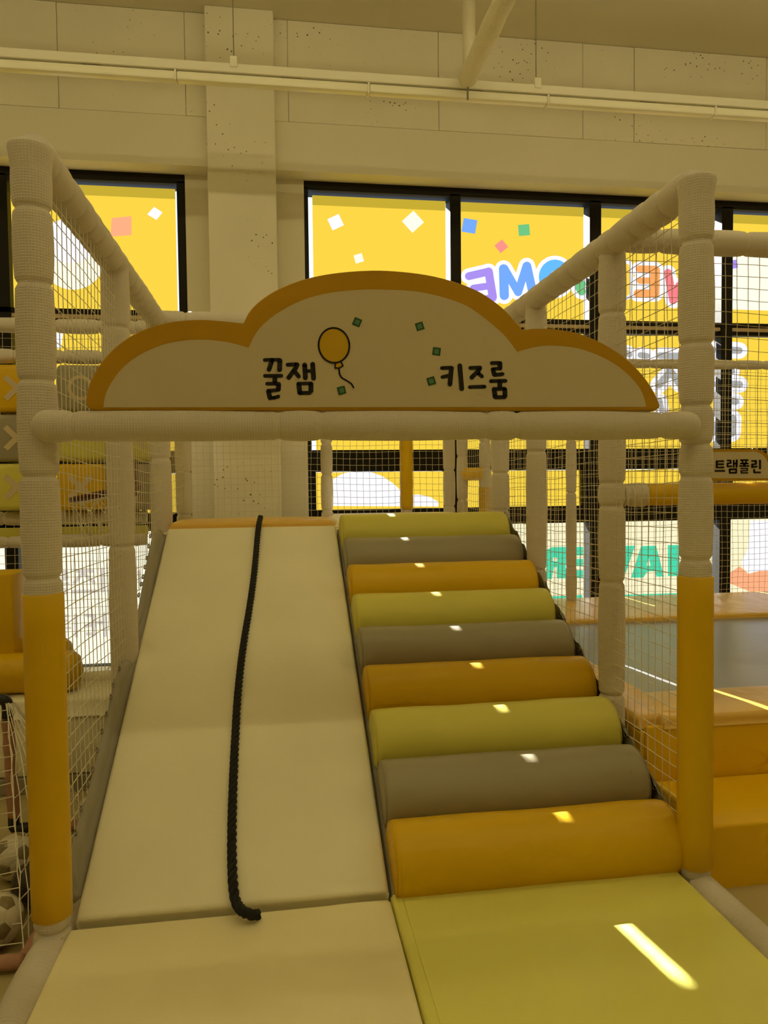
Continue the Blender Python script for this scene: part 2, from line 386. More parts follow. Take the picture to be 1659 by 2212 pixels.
prints(w2, 'printed_letter', G['grey'], [('s', p, wd) for p, wd in gl], 1)
for col, cx, cy, r, a in (('white', 725, 480, 19, .35), ('lwhite', 892, 479, 24, .05), ('lwhite', 775, 558, 13, .5), ('blue', 1014, 488, 21, .95), ('green', 1132, 497, 17, .7), ('rose', 1083, 532, 15, .1), ('purple', 1584, 571, 13, .65)):
    prints(w2, 'printed_confetti', G[col], [('p', sq(cx, cy, r, a))], 2)
prints(w2, 'printed_panel', G['lwhite'], [('p', [(1573, 552), (1659, 555), (1800, 560), (1800, 676), (1573, 668)])], 0)
prints(w2, 'printed_cloud', G['white'], [('p', [(718, 1093), (718, 1036), (738, 1024), (765, 1018), (795, 1018), (825, 1028), (852, 1046), (875, 1070), (905, 1068), (930, 1074), (947, 1084), (947, 1094)])], 0)
# teal lettering of the low panes, mirrored because it faces the street
T = 1 / 3.078
def c6(pts): return [(1120 + x * T, 1100 + y * T) for x, y in pts]
prints(w2, 'printed_letter', G['teal'], [('p', c6(q)) for q in (
    [(185, 270), (225, 252), (315, 250), (315, 460), (255, 460), (255, 385), (235, 385), (222, 465), (185, 465)],
    [(360, 250), (430, 250), (430, 308), (385, 308), (385, 330), (430, 330), (430, 378), (385, 378), (385, 405), (430, 405), (430, 458), (360, 458)],
    [(560, 244), (640, 246), (670, 330), (700, 244), (775, 242), (715, 420), (650, 455), (600, 455)],
    [(748, 455), (815, 245), (915, 243), (968, 448), (918, 448), (908, 412), (858, 414), (830, 455)],
    [(993, 238), (1062, 238), (1140, 240), (1140, 290), (1070, 290), (1070, 445), (993, 445)],
    [(205, 580), (425, 570), (425, 598), (205, 620)], [(535, 572), (1060, 558), (1290, 552), (1290, 590), (1060, 594), (535, 604)])], 0)
prints(w2, 'printed_letter_hole', G['cream'], [('p', c6(q)) for q in ([(228, 325), (240, 320), (258, 325), (258, 345), (240, 348), (228, 340)], [(852, 375), (865, 322), (878, 375)])], 1)
prints(w2, 'printed_ground', G['salmon'], [('p', c6([(1398, 428), (1470, 380), (1530, 430), (1600, 410), (1659, 400), (1900, 400), (1900, 560), (1560, 556), (1398, 490)]))], 0)
prints(w2, 'printed_figure_base', G['white'], [('p', c6([(1540, 75), (1900, 75), (1900, 400), (1600, 410), (1530, 425), (1490, 380), (1480, 350), (1525, 270), (1535, 180)]))], 1)
# left window group
prints(w1, 'printed_balloon', G['lwhite'], [('p', ell(158, 550, 72, 76))], 0)
prints(w1, 'printed_balloon', G['white'], [('p', ell(150, 520, 60, 48))], 1)
prints(w1, 'printed_cloud', G['lwhite'], [('p', ell(15, 540, 12, 28)), ('p', ell(5, 600, 22, 26))], 0)
prints(w1, 'letter_outline', G['white'], [('s', [(-20, 560), (2, 565), (-8, 600)], 28)], 1)
prints(w1, 'printed_letter', G['pink'], [('s', [(-20, 560), (2, 565), (-8, 600)], 14)], 2)
prints(w1, 'printed_confetti', G['orange' if 0 else 'salmon'], [('p', [(241, 471), (284, 467), (284, 508), (239, 511)])], 2)
prints(w1, 'printed_confetti', G['white'], [('p', [(333, 447), (351, 459), (338, 475), (318, 463)])], 2)
prints(w1, 'printed_confetti', G['blue'], [('p', [(-14, 440), (4, 434), (9, 466), (-10, 470)])], 2)
prints(w1, 'printed_cloud', G['white'], [('p', [(110, 718), (136, 720), (132, 752), (110, 754)]), ('p', [(-20, 735), (28, 756), (-20, 756)])], 1)
def c7(pts): return c3(pts, 6.913, 110, 1180)
prints(w1, 'printed_letter', G['lgrey'], [('s', c7(p), wd) for p, wd in (([(380, 370), (620, 370)], 8), ([(500, 380), (350, 540)], 8), ([(510, 420), (640, 540)], 8), ([(330, 680), (670, 670)], 8), ([(770, 350), (775, 660)], 9), ([(150, 380), (230, 380)], 7), ([(150, 430), (240, 440), (240, 490), (150, 500)], 6), ([(150, 560), (260, 560)], 6), ([(160, 640), (230, 640), (230, 700), (160, 700)], 6),
      ([(370, 1030), (380, 1340)], 8), ([(530, 1030), (650, 1040), (650, 1170), (520, 1190)], 8), ([(640, 1200), (640, 1330)], 7), ([(800, 1010), (810, 1330)], 8), ([(700, 1140), (790, 1140)], 7), ([(180, 1040), (250, 1040)], 7), ([(180, 1110), (240, 1110)], 7), ([(180, 1220), (290, 1220)], 6), ([(200, 1280), (200, 1350)], 8), ([(540, 1310), (650, 1310)], 7), ([(1310, 380), (1340, 560)], 7))], 0)

# ------------------------------------------------------------------ hanging linear lamp, plus added fill-light rows
def lamp_row(y, z, x0, x1, label, lit):
    t = thing('linear_lamp', label, 'lamp', (x0, y, z), 'added rows of fill light under the ceiling' if lit else None)
    boxobj('track', (x0, y - .035, z + .03), (x1, y + .035, z + .085), M['lamp'], t, .004, 1)
    x = x0; n = 0
    while x < x1 - .1:
        b = min(x + 1.142, x1)
        mb = MB(); box(mb, (x + .004, y - .03, z - .028), (b - .004, y + .03, z + .024), .012, 2); mb.build('diffuser', M['lit'] if lit else M['diff'], t, sharp=40)
        boxobj('end_cap', (b - .008, y - .033, z - .031), (b + .004, y + .033, z + .028), M['lamp'], t)
        boxobj('clip', (x + .62, y - .02, z + .022), (x + .72, y + .02, z + .034), M['wire'], t)
        x = b; n += 1
    xs = .432 - 1.875 * 2
    while xs < x1:
        if xs > x0:
            mb = MB(); tube(mb, [(xs, y, z + .08), (xs, y, ZC)], .003, 6); mb.build('suspension_wire', M['wire'], t)
            boxobj('bracket', (xs - .022, y - .04, z + .06), (xs + .022, y + .04, z + .125), M['lamp'], t, .003, 1)
        xs += 1.875
lamp_row(2.4, 3.775, -3.33, 7.0, 'long white linear lamp hung on wires in front of the upper wall', False)
lamp_row(.4, 4.3, -3.0, 7.0, 'added unseen fill light row above the ramp, shaped like the unlit lamp row', True)  # added out of view to brighten the upper wall
lamp_row(-2.0, 4.3, -3.0, 7.0, 'added unseen fill light row furthest from the windows', True)  # second added row, out of view, lifts the foreground

# insulated pipes
t = thing('insulated_pipe', 'white wrapped pipe running level towards the viewer, ending above the lamp', 'pipe', (1.83, 2.3, 3.83))
mb = MB(); tube(mb, line((1.835, 2.3, 3.83), (1.835, -5.9, 3.83), .03), lambda l: .056 + .004 * noise.noise((l * 7, 0, 0)) - .004 * math.exp(-((l % .42 - .2) / .012) ** 2), 18); mb.build('wrap', M['pipe'], t)
mb = MB(); tube(mb, [(1.835, 2.298, 3.70), (1.835, 2.298, 3.79)], .006, 8); mb.build('drain_stub', M['wire'], t)
t = thing('insulated_pipe', 'white wrapped pipe standing upright behind the level one', 'pipe', (1.905, 2.55, 3.95))
mb = MB(); tube(mb, line((1.905, 2.52, 3.96), (1.905, 2.52, ZC), .02), lambda l: .042 + .003 * noise.noise((l * 9, 3, 0)), 16); mb.build('wrap', M['pipe'], t)
mb = MB(); tube(mb, [(1.905, 2.52, 3.965), (1.835, 2.34, 3.86)], .03, 12); mb.build('elbow', M['pipe'], t)
mb = MB(); tube(mb, smoothpath([(1.86, 2.0, 3.86), (2.0, 2.2, 4.3), (2.22, 2.2, ZC)]), .004, 6)
tag(mb.build('cable', M['wire']), 'thin white cable slanting up beside the wrapped pipes', 'cable')

# ------------------------------------------------------------------ main play frame
W_, ZB, ZT, YB = 1.945, 1.54, 2.285, 2.06
frame = thing('play_frame', 'white padded climbing frame with yellow sleeves on its two front posts', 'play frame', (0, 0, 0))
def post(x, y, z0, z1, r, yel=None, seed=0, sleeves=None, root=None, lean=0, foot=True, cap=False, name='post', nseg=20):
    root = root or frame
    L = z1 - z0; ts = sleeves or ties_for(L, .26, seed)
    mb = MB(); a = Vector((x, y, z0)); b = Vector((x + lean, y, z1))
    if cap:
        sleeve(mb, a, b, r, ts, seed=seed, seg=nseg)
        ax = (b - a).normalized(); tp = b + ax * .002
        prof = [(-.11, r - .006), (-.10, r - .002), (-.05, r + .001), (0, r + .006), (.022, r + .010), (.032, r + .008), (.037, r - .002), (.038, r - .03), (.038, .002)]
        tube(mb, [tp + ax * p[0] for p in prof], (lambda prof: (lambda l: [q[1] for q in prof][min(range(len(prof)), key=lambda k: abs(prof[k][0] + .11 - l))]))(prof), nseg)
    else: sleeve(mb, a, b, r, ts, seed=seed, seg=nseg)
    p = mb.build(name, M['sock'], root)
    if yel:
        mb = MB(); za, zb = yel
        q = lambda z: a.lerp(b, (z - z0) / L)
        tube(mb, [q(za), q(za + .004)] + [q(za + .004 + (zb - za - .008) * k / 10) for k in range(1, 11)] + [q(zb)], lambda l: r + (.0005 if l < .002 or l > zb - za - .002 else .0055), 28)
        mb.build('yellow_sleeve', M['yellow'], p)
    return p
post(0, 0, .02, 2.255, .0485, (.165, 1.079), 1, [.11, 1.10, 1.38, 1.64, 1.90, 2.10], lean=.004, cap=True, nseg=28)
post(W_ + .005, 0, .02, 2.262, .0485, (.138, 1.069), 2, [.08, 1.10, 1.36, 1.46, 1.58, 1.77, 2.08], lean=-.008, cap=True, nseg=28)
post(0, 1.04, .02, ZT - .02, .053, None, 3, [1.1, 1.6, 2.0], nseg=20); post(0, 2.10, .02, ZT - .02, .056, None, 4, [.9, 1.5, 2.0]); post(0, 3.10, .02, ZT - .02, .054, None, 5)
post(W_ + .01, .60, .02, ZT - .02, .05, None, 6, [.5, .95, 1.25, 1.34, 1.6, 2.0]); post(W_ + .01, 1.45, .02, ZT - .02, .05, None, 7, [.9, 1.5, 2.0]); post(W_ + .01, 2.06, .02, ZT - .02, .05, None, 8)
post(.972, 2.75, 1.0, ZT, .038, None, 9); post(1.587, 3.18, 1.0, ZT, .042, None, 10); post(1.91, 3.18, 1.0, ZT, .042, None, 11)
# far posts wear yellow sleeves too
for x, y, z0, z1 in ((1.587, 3.18, 1.172, 1.9),):
    mb = MB(); tube(mb, line((x, y, z0), (x, y, z1), .03), lambda l: .047 + .003 * abs(math.sin(l * 24)), 18); mb.build('yellow_sleeve', M['yellow'], frame)
post(2.105, 2.9, .5, ZT, .04, None, 12); post(1.97, 3.02, .5, ZT, .037, None, 13)
mb = MB(); tube(mb, line((2.105, 2.9, .7), (2.105, 2.9, 1.33), .03), .046, 18); mb.build('yellow_sleeve', M['yellow'], frame)
mb = MB(); tube(mb, line((1.985, 3.0, 1.425), (2.09, 2.88, 1.425), .006), lambda l: .044 + .003 * abs(math.sin(l * 90)), 18); mb.build('yellow_sleeve', M['amber'], frame)
def rail(a, b, r, seed, s=.2, root=None, name='rail', m='sock', **k):
    mb = MB(); a, b = Vector(a), Vector(b); sleeve(mb, a, b, r, ties_for((b - a).length, s, seed), seed=seed, **k)
    return mb.build(name, M[m], root or frame)
rail((0, .03, ZT), (0, 2.12, ZT - .0), .052, 21, .135, seg=24, pinch=.013); rail((W_, .03, ZT), (W_, 2.1, ZT), .052, 22, .135, seg=24, pinch=.013)
rail((0, 2.12, ZT), (0, 3.15, ZT), .045, 23); rail((W_, 2.1, ZT), (W_, 3.18, ZT), .045, 24)
rail((-.05, 2.08, ZT), (W_ + .03, 2.08, ZT), .047, 25, .3); rail((-.03, 3.18, ZT), (W_ + .2, 3.18, ZT), .042, 26)
# front beam with rounded collars lapping over the posts
mb = MB(); sleeve(mb, (.0, -.050, ZB - .006), (W_ - .02, -.050, ZB - .004), .0395, [.11, .655, .775, 1.25, 1.345, 1.80], seg=28, endr=.04, seed=31, pinch=.004)
mb.build('front_beam', M['sock'], frame)
# base tubes at floor level
rail((0, -.03, .075), (-.005, -1.9, .075), .052, 32, .6, seg=24, rib=.0016); rail((W_ + .01, -.03, .07), (W_ + .015, -1.9, .07), .052, 33, .6, seg=24, rib=.0016)
rail((0, .04, .07), (0, 3.1, .07), .05, 34, .4); rail((W_ + .01, .04, .07), (W_ + .01, 3.1, .07), .05, 35, .4)
rail((W_ + .01, .62, .42), (W_ + .01, 2.0, .42), .045, 36, .3)
# nets
rampz = lambda y: .12 + SL * max(0, min(y, 1.93))
def netobj(name, root, m='net', label=None, **k):
    mb = MB(); net(mb, **k); o = mb.build(name, M[m], root, smooth=False); o['kind'] = 'stuff'
    if label: o['label'] = label
    return o
netobj('side_net', frame, O=(.012, .04, .12), U=(0, 1, 0), V=(0, 0, 1), lu=3.0, lv=2.13, cell=.0495, keep=lambda p: p.z > rampz(p.y) + .05, sag=.02, seed=1)
netobj('side_net', frame, O=(W_ - .002, .04, .12), U=(0, 1, 0), V=(0, 0, 1), lu=3.0, lv=2.13, cell=.0495, keep=lambda p: p.z > rampz(p.y) + .0, sag=.02, seed=2)
netobj('rear_net', frame, O=(.04, 3.15, 1.13), U=(1, 0, 0), V=(0, 0, 1), lu=1.88, lv=1.12, cell=.0475, seed=3)
netobj('inner_net', frame, O=(1.96, 2.1, .5), U=(.14, .8, 0), V=(0, 0, 1), lu=.85, lv=1.75, cell=.0475, seed=4)
# platform deck behind the ramp
boxobj('platform', (.03, 1.95, 1.0), (W_ - .02, 3.14, 1.115), M['cream'], frame, .01, 2)
mb = MB(); sp = [(.05, .02), (1.9, .02), (1.9, 1.0), (.05, .06)]
mb.add([(x, y, z) for x in (.064, .072) for y, z in sp], [(0, 1, 2, 3), (7, 6, 5, 4), (0, 4, 5, 1), (1, 5, 6, 2), (2, 6, 7, 3), (3, 7, 4, 0)])
mb.build('side_panel', M['flap'], frame, smooth=False)

# ------------------------------------------------------------------ foam pieces inside the frame
def wr_mat(a, b):
    k = max(0, min(1, (a - .35) / .4))
    return .003 * noise.noise((a * 1.6, b * 7, 2)) + .022 * k * max(0, noise.noise((a * 2.2 + 3, (b + a * .30) * 13, 7))) + .004 * noise.noise((a * 4, b * 4, 9))
n_in = Vector((0, -SL, 1)).normalized(); u_in = Vector((0, 1, SL)).normalized(); LIN = 1.93 * math.sqrt(1 + SL * SL)
mb = MB(); hh = .11
cushion(mb, Vector((.055, .0, .125)) - n_in * hh + u_in * .02, (1, 0, 0), u_in, n_in, .908, LIN - .02, hh, r=.014, puff=.003, wr=lambda a, b: .0035 * noise.noise((a * 3, b * 8, 1)) + .003 * max(0, noise.noise((a * 9, b * 3, 4))) * (a > .5), nu=40, nv=60)
ramp = tag(mb.build('climbing_ramp', M['cream']), 'cream padded vinyl ramp rising to the platform beside the bolster steps', 'ramp')
# flap with eyelets lacing the ramp to the side net
outer = [(345, 1143), (333, 1150), (322, 1190), (309, 1260), (294, 1340), (292, 1400), (283, 1418), (258, 1436), (243, 1490), (228, 1560), (212, 1630), (196, 1690), (180, 1745), (160, 1800), (150, 1860), (148, 1900), (149, 1950)]
mb = MB(); po = [atramp(x, y, .0) for x, y in outer]
pts_o = []; n = 60
def lerp_out(t):
    f = t * (len(outer) - 1); i = min(int(f), len(outer) - 2); k = f - i
    return (outer[i][0] * (1 - k) + outer[i + 1][0] * k, outer[i][1] * (1 - k) + outer[i + 1][1] * k)
vs = []; fs = []
def at_x(px, py, X):
    d = fw + rt * ((px - 829.5) / F_PX) - up * ((py - 1106) / F_PX); return CAM + d * ((X - CAM.x) / d.x)
for i in range(n + 1):
    q = at_x(*lerp_out(i / n), .018); y = max(.0, min(1.93, q.y))
    inn = Vector((.060, y + .0, rampz(y) - .012)); mid = (q + inn) / 2 + Vector((-.006 + .006 * math.sin(i * 1.1), 0, -.012))
    vs += [inn, (inn + mid) / 2 + Vector((-.008, 0, -.004)), mid, (q + mid) / 2 + Vector((.004, 0, 0)), q]
for i in range(n):
    for k in range(4): fs.append((i * 5 + k, i * 5 + k + 1, (i + 1) * 5 + k + 1, (i + 1) * 5 + k))
mb.add(vs, fs); fl = mb.build('side_flap', M['flap'], ramp); fl['label'] = 'grey vinyl flap laced to the net'
md = fl.modifiers.new('thick', 'SOLIDIFY'); md.thickness = .002
em = None
for px, py in ((325, 1158), (321, 1180), (317, 1205), (313, 1225), (309, 1246), (305, 1262), (300, 1285), (287, 1414), (258, 1444), (245, 1480), (240, 1505), (231, 1542), (221, 1580), (211, 1620), (201, 1662), (191, 1694), (176, 1746), (164, 1798), (152, 1855)):
    p = at_x(px, py, .022)
    if em is None:
        mb = MB(); tube(mb, [Vector((0, .0085 * math.cos(a * math.pi / 7), .0085 * math.sin(a * math.pi / 7))) for a in range(15)], .003, 7, cap=False)
        e = mb.build('eyelet', M['chrome'], fl); em = e.data
    else:
        e = bpy.data.objects.new('eyelet', em); COL.objects.link(e); e.parent = fl
    e.location = p; e.rotation_euler = (0, .3, .6)

# nine half-round bolsters in a stair
stair = thing('bolster_stairs', 'stair of nine padded half-round rolls in yellow, grey and green', 'stairs', (1.45, 0, .12))
mb = MB(); cushion(mb, Vector((.972, .02, .115)) - n_in * .1, (1, 0, 0), u_in, n_in, .955, LIN - .02, .1, r=.01, puff=0, nu=4, nv=6)
mb.build('stair_base', M['flap'], stair)['label'] = 'grey vinyl base under the rolls'
cols = ['yellow', 'grey', 'green'] * 3; R_ = .122; dl = LIN / 9.0
XL, XR = .978, 1.918
for k in range(9):
    c = Vector((0, .0, .118)) + u_in * (dl * (k + .5)); mb = MB(); seg = 22
    pr = [(-R_, -.004)] + [(-(R_) * math.cos(math.pi * i / seg), (R_ + .004) * math.sin(math.pi * i / seg) ** .92) for i in range(1, seg)] + [(R_, -.004)]
    xr = XR - .002 * k
    rings = [(XL, .80), (XL + .004, .92), (XL + .012, .98), (XL + .026, 1)] + [(XL + .026 + (xr - XL - .052) * i / 24, 1) for i in range(1, 24)] + [(xr - .026, 1), (xr - .012, .975), (xr - .004, .91), (xr, .80)]
    vs = []; m_ = len(pr)
    for x, s in rings:
        for a, b in pr:
            q = .0035 * noise.noise((x * 5, a * 9 + k * 3, b * 9)); ss = s + q / R_ * (s == 1)
            vs.append(Vector((x, 0, 0)) + c + u_in * (a * ss) + n_in * (max(b, 0) * ss + min(b, 0)))
    fs = [(i * m_ + j, (i + 1) * m_ + j, (i + 1) * m_ + (j + 1) % m_, i * m_ + (j + 1) % m_) for i in range(len(rings) - 1) for j in range(m_)]
    fs += [tuple(range(m_ - 1, -1, -1))[::-1], tuple((len(rings) - 1) * m_ + j for j in range(m_ - 1, -1, -1))]
    mb.add(vs, fs); o = mb.build('bolster', M[cols[k]], stair, sharp=50); o['label'] = {'yellow': 'yellow', 'grey': 'grey brown', 'green': 'olive green'}[cols[k]] + ' padded half-round roll'
    for X_ in (XL + .006, xr - .006):
        mb = MB(); tube(mb, [Vector((X_, 0, 0)) + c + u_in * (a * .95) + n_in * (max(b, 0) * .95) for a, b in pr], .0016, 5); mb.build('piping', M[cols[k]], o)
# grey side flap of the stair, showing between the rolls and the net
mb = MB(); fs = []; vs = []
for i in range(61):
    l = LIN * i / 60; b = Vector((0, 0, .12)) + u_in * l; s = abs(math.sin(math.pi * (l / dl)))
    vs += [Vector((XR - .002, b.y, b.z)), Vector((XR + .02, b.y, b.z + .055 + .008 * math.sin(i))) + n_in * .02 * (1 - s), Vector((W_ - .012, b.y, b.z + .075 + .012 * math.sin(i * 1.7)))]
for i in range(60):
    for k in range(2): fs.append((i * 3 + k, i * 3 + k + 1, i * 3 + k + 4, i * 3 + k + 3))
mb.add(vs, fs); sf = mb.build('side_flap', M['flap'], stair); sf.modifiers.new('t', 'SOLIDIFY').thickness = .002
for i in range(8):
    b = Vector((0, 0, .12)) + u_in * (dl * (i + 1)); e = bpy.data.objects.new('eyelet', em); COL.objects.link(e); e.parent = sf
    e.location = (W_ - .016, b.y, b.z + .068); e.rotation_euler = (0, 0, .3)
box_ = boxobj('strap', (XR - .02, .255, .315), (XR + .02, .275, .34), M['wood'], stair, .004, 1, Matrix.Translation((0, 0, 0))); box_['label'] = 'short tan strap end'

mb = MB(); cushion(mb, (.042, -1.9, .02), (1, 0, 0), (0, 1, 0), (0, 0, 1), .922, 1.905, .098, r=.012, puff=.004, wr=lambda a, b: wr_mat(a, b) * (1 + a), nu=60, nv=90)
tag(mb.build('landing_mat', M['mat_cream']), 'wrinkled cream landing mat at the foot of the ramp', 'mat')
mb = MB(); cushion(mb, (.968, -1.9, .02), (1, 0, 0), (0, 1, 0), (0, 0, 1), .93, 1.93, .100, r=.012, puff=.003, wr=lambda a, b: .0015 * noise.noise((a * 3, b * 3, 3)), nu=30, nv=50)
gm = tag(mb.build('landing_mat', M['matgreen']), 'olive green landing mat at the foot of the bolster stairs', 'mat')
mb = MB(); tube(mb, [(.985, -1.88, .119), (.985, .0, .119)], .0016, 6); tube(mb, [(1.0, -1.88, .121), (1.0, .0, .121)], .001, 5); mb.build('seam', M['matgreen'], gm)

# yellow cushion at the head of the ramp
mb = MB(); cushion(mb, (.06, 1.945, 1.117), (1, 0, 0), (0, 1, 0), (0, 0, 1), .90, .46, .046, r=.02, puff=.010, nu=20, nv=10)
mb_c = tag(mb.build('platform_cushion', M['padtop']), 'yellow cushion on the platform at the head of the ramp', 'cushion')
mb = MB(); cushion(mb, (.97, 2.06, 1.117), (1, 0, 0), (0, 1, 0), (0, 0, 1), .93, 1.05, .035, r=.02, puff=.005, nu=12, nv=10)
tag(mb.build('platform_mat', M['cream']), 'cream mat on the platform behind the top roll', 'mat')

# climbing rope
rp = [(559, 1118, .05), (558, 1143, .035), (550, 1230, .02), (541, 1300, .02), (525, 1400, .02), (514, 1500, .02), (508, 1600, .02), (503, 1720, .02), (501, 1820, .022), (503, 1900, .025), (509, 1945, .022)]
P = [Vector((.548, 2.06, 1.184))] + [atramp(x, y, o) for x, y, o in rp[1:]] + [atz(524, 1968, .155), atz(545, 1976, .142), atz(562, 1975, .140)]
P = smoothpath(P, 14); Lr = [0]
for a, b in zip(P, P[1:]): Lr.append(Lr[-1] + (b - a).length)
# resample evenly
Q = []; s = 0; tot = Lr[-1]; i = 0; step = .006
while s < tot:
    while i < len(Lr) - 2 and Lr[i + 1] < s: i += 1
    Q.append(P[i].lerp(P[i + 1], (s - Lr[i]) / max(1e-6, Lr[i + 1] - Lr[i]))); s += step
rope = MB()
for k in range(3):
    path = []
    for i, p in enumerate(Q):
        t_ = (Q[min(i + 1, len(Q) - 1)] - Q[max(i - 1, 0)]).normalized(); nx = Vector((1, 0, 0)); nx = (nx - t_ * nx.dot(t_)).normalized(); by = t_.cross(nx)
        a = i * step / .075 * 2 * math.pi + k * 2.094; path.append(p + (nx * math.cos(a) + by * math.sin(a)) * .0076)
    tube(rope, path, .0083, 8)
tag(rope.build('climbing_rope', M['rope']), 'black twisted rope lying down the middle of the cream ramp', 'rope')

# ------------------------------------------------------------------ cloud sign
YS = -.062
outer = [(197, 887), (186, 872), (191, 835), (210, 795), (240, 758), (275, 730), (315, 710), (360, 697), (400, 692), (440, 691), (480, 694), (525, 699)]
outer2 = [(525, 699), (541, 670), (570, 643), (610, 620), (660, 602), (720, 590), (790, 584), (850, 585), (920, 593), (985, 609), (1040, 632), (1085, 664), (1112, 692), (1130, 713)]
outer3 = [(1130, 713), (1160, 710), (1200, 711), (1250, 720), (1300, 740), (1345, 768), (1380, 800), (1405, 832), (1420, 860), (1426, 878), (1414, 888)]
inner = [(223, 880), (229, 850), (245, 820), (270, 790), (305, 765), (350, 745), (395, 736), (440, 734), (490, 739), (537, 751)]
inner2 = [(537, 751), (553, 720), (575, 695), (610, 670), (655, 648), (710, 633), (780, 626), (840, 626), (900, 630), (960, 643), (1010, 662), (1050, 690), (1090, 725), (1117, 760)]
inner3 = [(1117, 760), (1160, 749), (1200, 747), (1250, 753), (1300, 771), (1340, 795), (1370, 823), (1388, 850), (1396, 879)]
def curve2d(*parts):
    out = []
    for p in parts:
        q = smoothpath([Vector((x, y, 0)) for x, y in p], 4); out += [(v.x, v.y) for v in q][(1 if out else 0):]
    return out
sign = thing('cloud_sign', 'yellow-edged cloud sign with black lettering and a balloon, standing on the front beam', 'sign', (.97, 0, 1.58))
oc = curve2d(outer, outer2, outer3); n = len(oc)
pf = [at(x, y, YS) for x, y in oc]; cen = sum(pf, Vector()) / n
vs = []; offs = [(.0, .985), (.004, 1.0), (.05, 1.0), (.056, .99)]
for dy, s in offs: vs += [Vector((cen.x + (p.x - cen.x) * (1 - (1 - s) * .5), YS + dy, cen.z + (p.z - cen.z) * (1 - (1 - s) * .9))) for p in pf]
fs = [tuple(range(n))[::-1], tuple(3 * n + i for i in range(n))]
for r in range(3):
    for i in range(n): j = (i + 1) % n; fs.append((r * n + i, r * n + j, (r + 1) * n + j, (r + 1) * n + i))
mb = MB(); mb.add(vs, fs); mb.build('cloud_board', M['sign_edge'], sign, sharp=35)
mb = MB(); shape(mb, curve2d(inner, inner2, inner3), YS - .0012); mb.build('sign_face', M['sign'], sign, smooth=False)
def k1(p): return [(560 + x / 7.541, 670 + y / 7.541) for x, y in p]
def k2(p): return [(900 + x / 7.541, 680 + y / 7.541) for x, y in p]
def letter(strokes, fn, sc=7.541, Y=YS - .0025, root=sign):
    mb = MB()
    for p, wd in strokes: stroke(mb, fn(p), wd / sc, Y)
    return mb.build('printed_letter', M['ink'], root, smooth=False)
letter([([(88, 812), (215, 806)], 58), ([(208, 815), (195, 860), (160, 965)], 76), ([(215, 808), (328, 808)], 58), ([(337, 822), (331, 968)], 80), ([(92, 1070), (360, 1068)], 60), ([(255, 1080), (252, 1190)], 78), ([(127, 1199), (300, 1195)], 58), ([(316, 1208), (312, 1288)], 80), ([(305, 1300), (155, 1315)], 60), ([(150, 1322), (175, 1425)], 80), ([(175, 1432), (245, 1428), (312, 1405)], 58)], k1)
letter([([(462, 888), (610, 880)], 62), ([(618, 888), (600, 930), (480, 1098)], 74), ([(565, 985), (642, 1076)], 70), ([(740, 893), (752, 1100)], 80), ([(870, 882), (885, 1108)], 80), ([(740, 992), (880, 990)], 58), ([(645, 1208), (660, 1340)], 82), ([(842, 1204), (842, 1312)], 82), ([(640, 1196), (845, 1193)], 58), ([(660, 1350), (820, 1347)], 64)], k1)
letter([([(412, 868), (560, 862)], 60), ([(566, 872), (543, 1130)], 78), ([(418, 1015), (520, 990)], 58), ([(703, 830), (735, 1202)], 78)], k2)
letter([([(874, 865), (1035, 857)], 60), ([(1032, 866), (1000, 915), (898, 1020)], 72), ([(1000, 950), (1062, 1002)], 66), ([(865, 1178), (1108, 1170)], 60)], k2)
letter([([(1224, 785), (1340, 782)], 60), ([(1357, 793), (1357, 868)], 80), ([(1350, 872), (1250, 886)], 58), ([(1243, 892), (1265, 970)], 74), ([(1270, 980), (1400, 965)], 62), ([(1210, 1080), (1448, 1075)], 62), ([(1355, 1090), (1357, 1190)], 78), ([(1255, 1210), (1430, 1203)], 62), ([(1262, 1216), (1280, 1332)], 80), ([(1435, 1216), (1440, 1320)], 80), ([(1280, 1345), (1430, 1340)], 64)], k2)
mb = MB(); shape(mb, k1(ell(1218, 573, 250, 285, 40, -.12)), YS - .0022); shape(mb, k1([(1240, 870), (1235, 940), (1300, 945), (1365, 905), (1335, 850)]), YS - .0022); bal = mb.build('printed_balloon', M['signyellow'], sign, smooth=False)
mb = MB(); stroke(mb, k1(ell(1218, 573, 250, 285, 40, -.12)), 3.9, YS - .0032, closed=True); stroke(mb, k1([(1240, 870), (1235, 940), (1300, 945), (1365, 905), (1335, 850)]), 3.4, YS - .0032)
sp_ = smoothpath([Vector((x, y, 0)) for x, y in ((1300, 950), (1310, 1040), (1350, 1105), (1430, 1150), (1500, 1200), (1537, 1262))], 5); stroke(mb, k1([(v.x, v.y) for v in sp_]), 3.4, YS - .0032)
mb.build('balloon_outline', M['ink'], bal, smooth=False)
for f_, cx, cy, rt_ in ((k1, 1595, 195, .4 + .785), (k1, 1342, 1307, -.25 + .785), (k2, 50, 188, -.3 + .785), (k2, 325, 597, .12 + .785), (k2, 238, 1080, -.3 + .785)):
    mb = MB(); shape(mb, f_(sq(cx, cy, 92, rt_)), YS - .0022); o = mb.build('printed_confetti', M['dgreen'], sign, smooth=False)
    mb = MB(); shape(mb, f_(sq(cx, cy, 55, rt_)), YS - .0032); mb.build('confetti_centre', M['lgreen'], o, smooth=False)
mb = MB()
for X in (.60, .82, 1.34, 1.50): box(mb, (X, YS + .01, 1.575), (X + .02, YS + .05, 1.592), .003, 1)
mb.build('mounting_strap', M['ink'], sign)

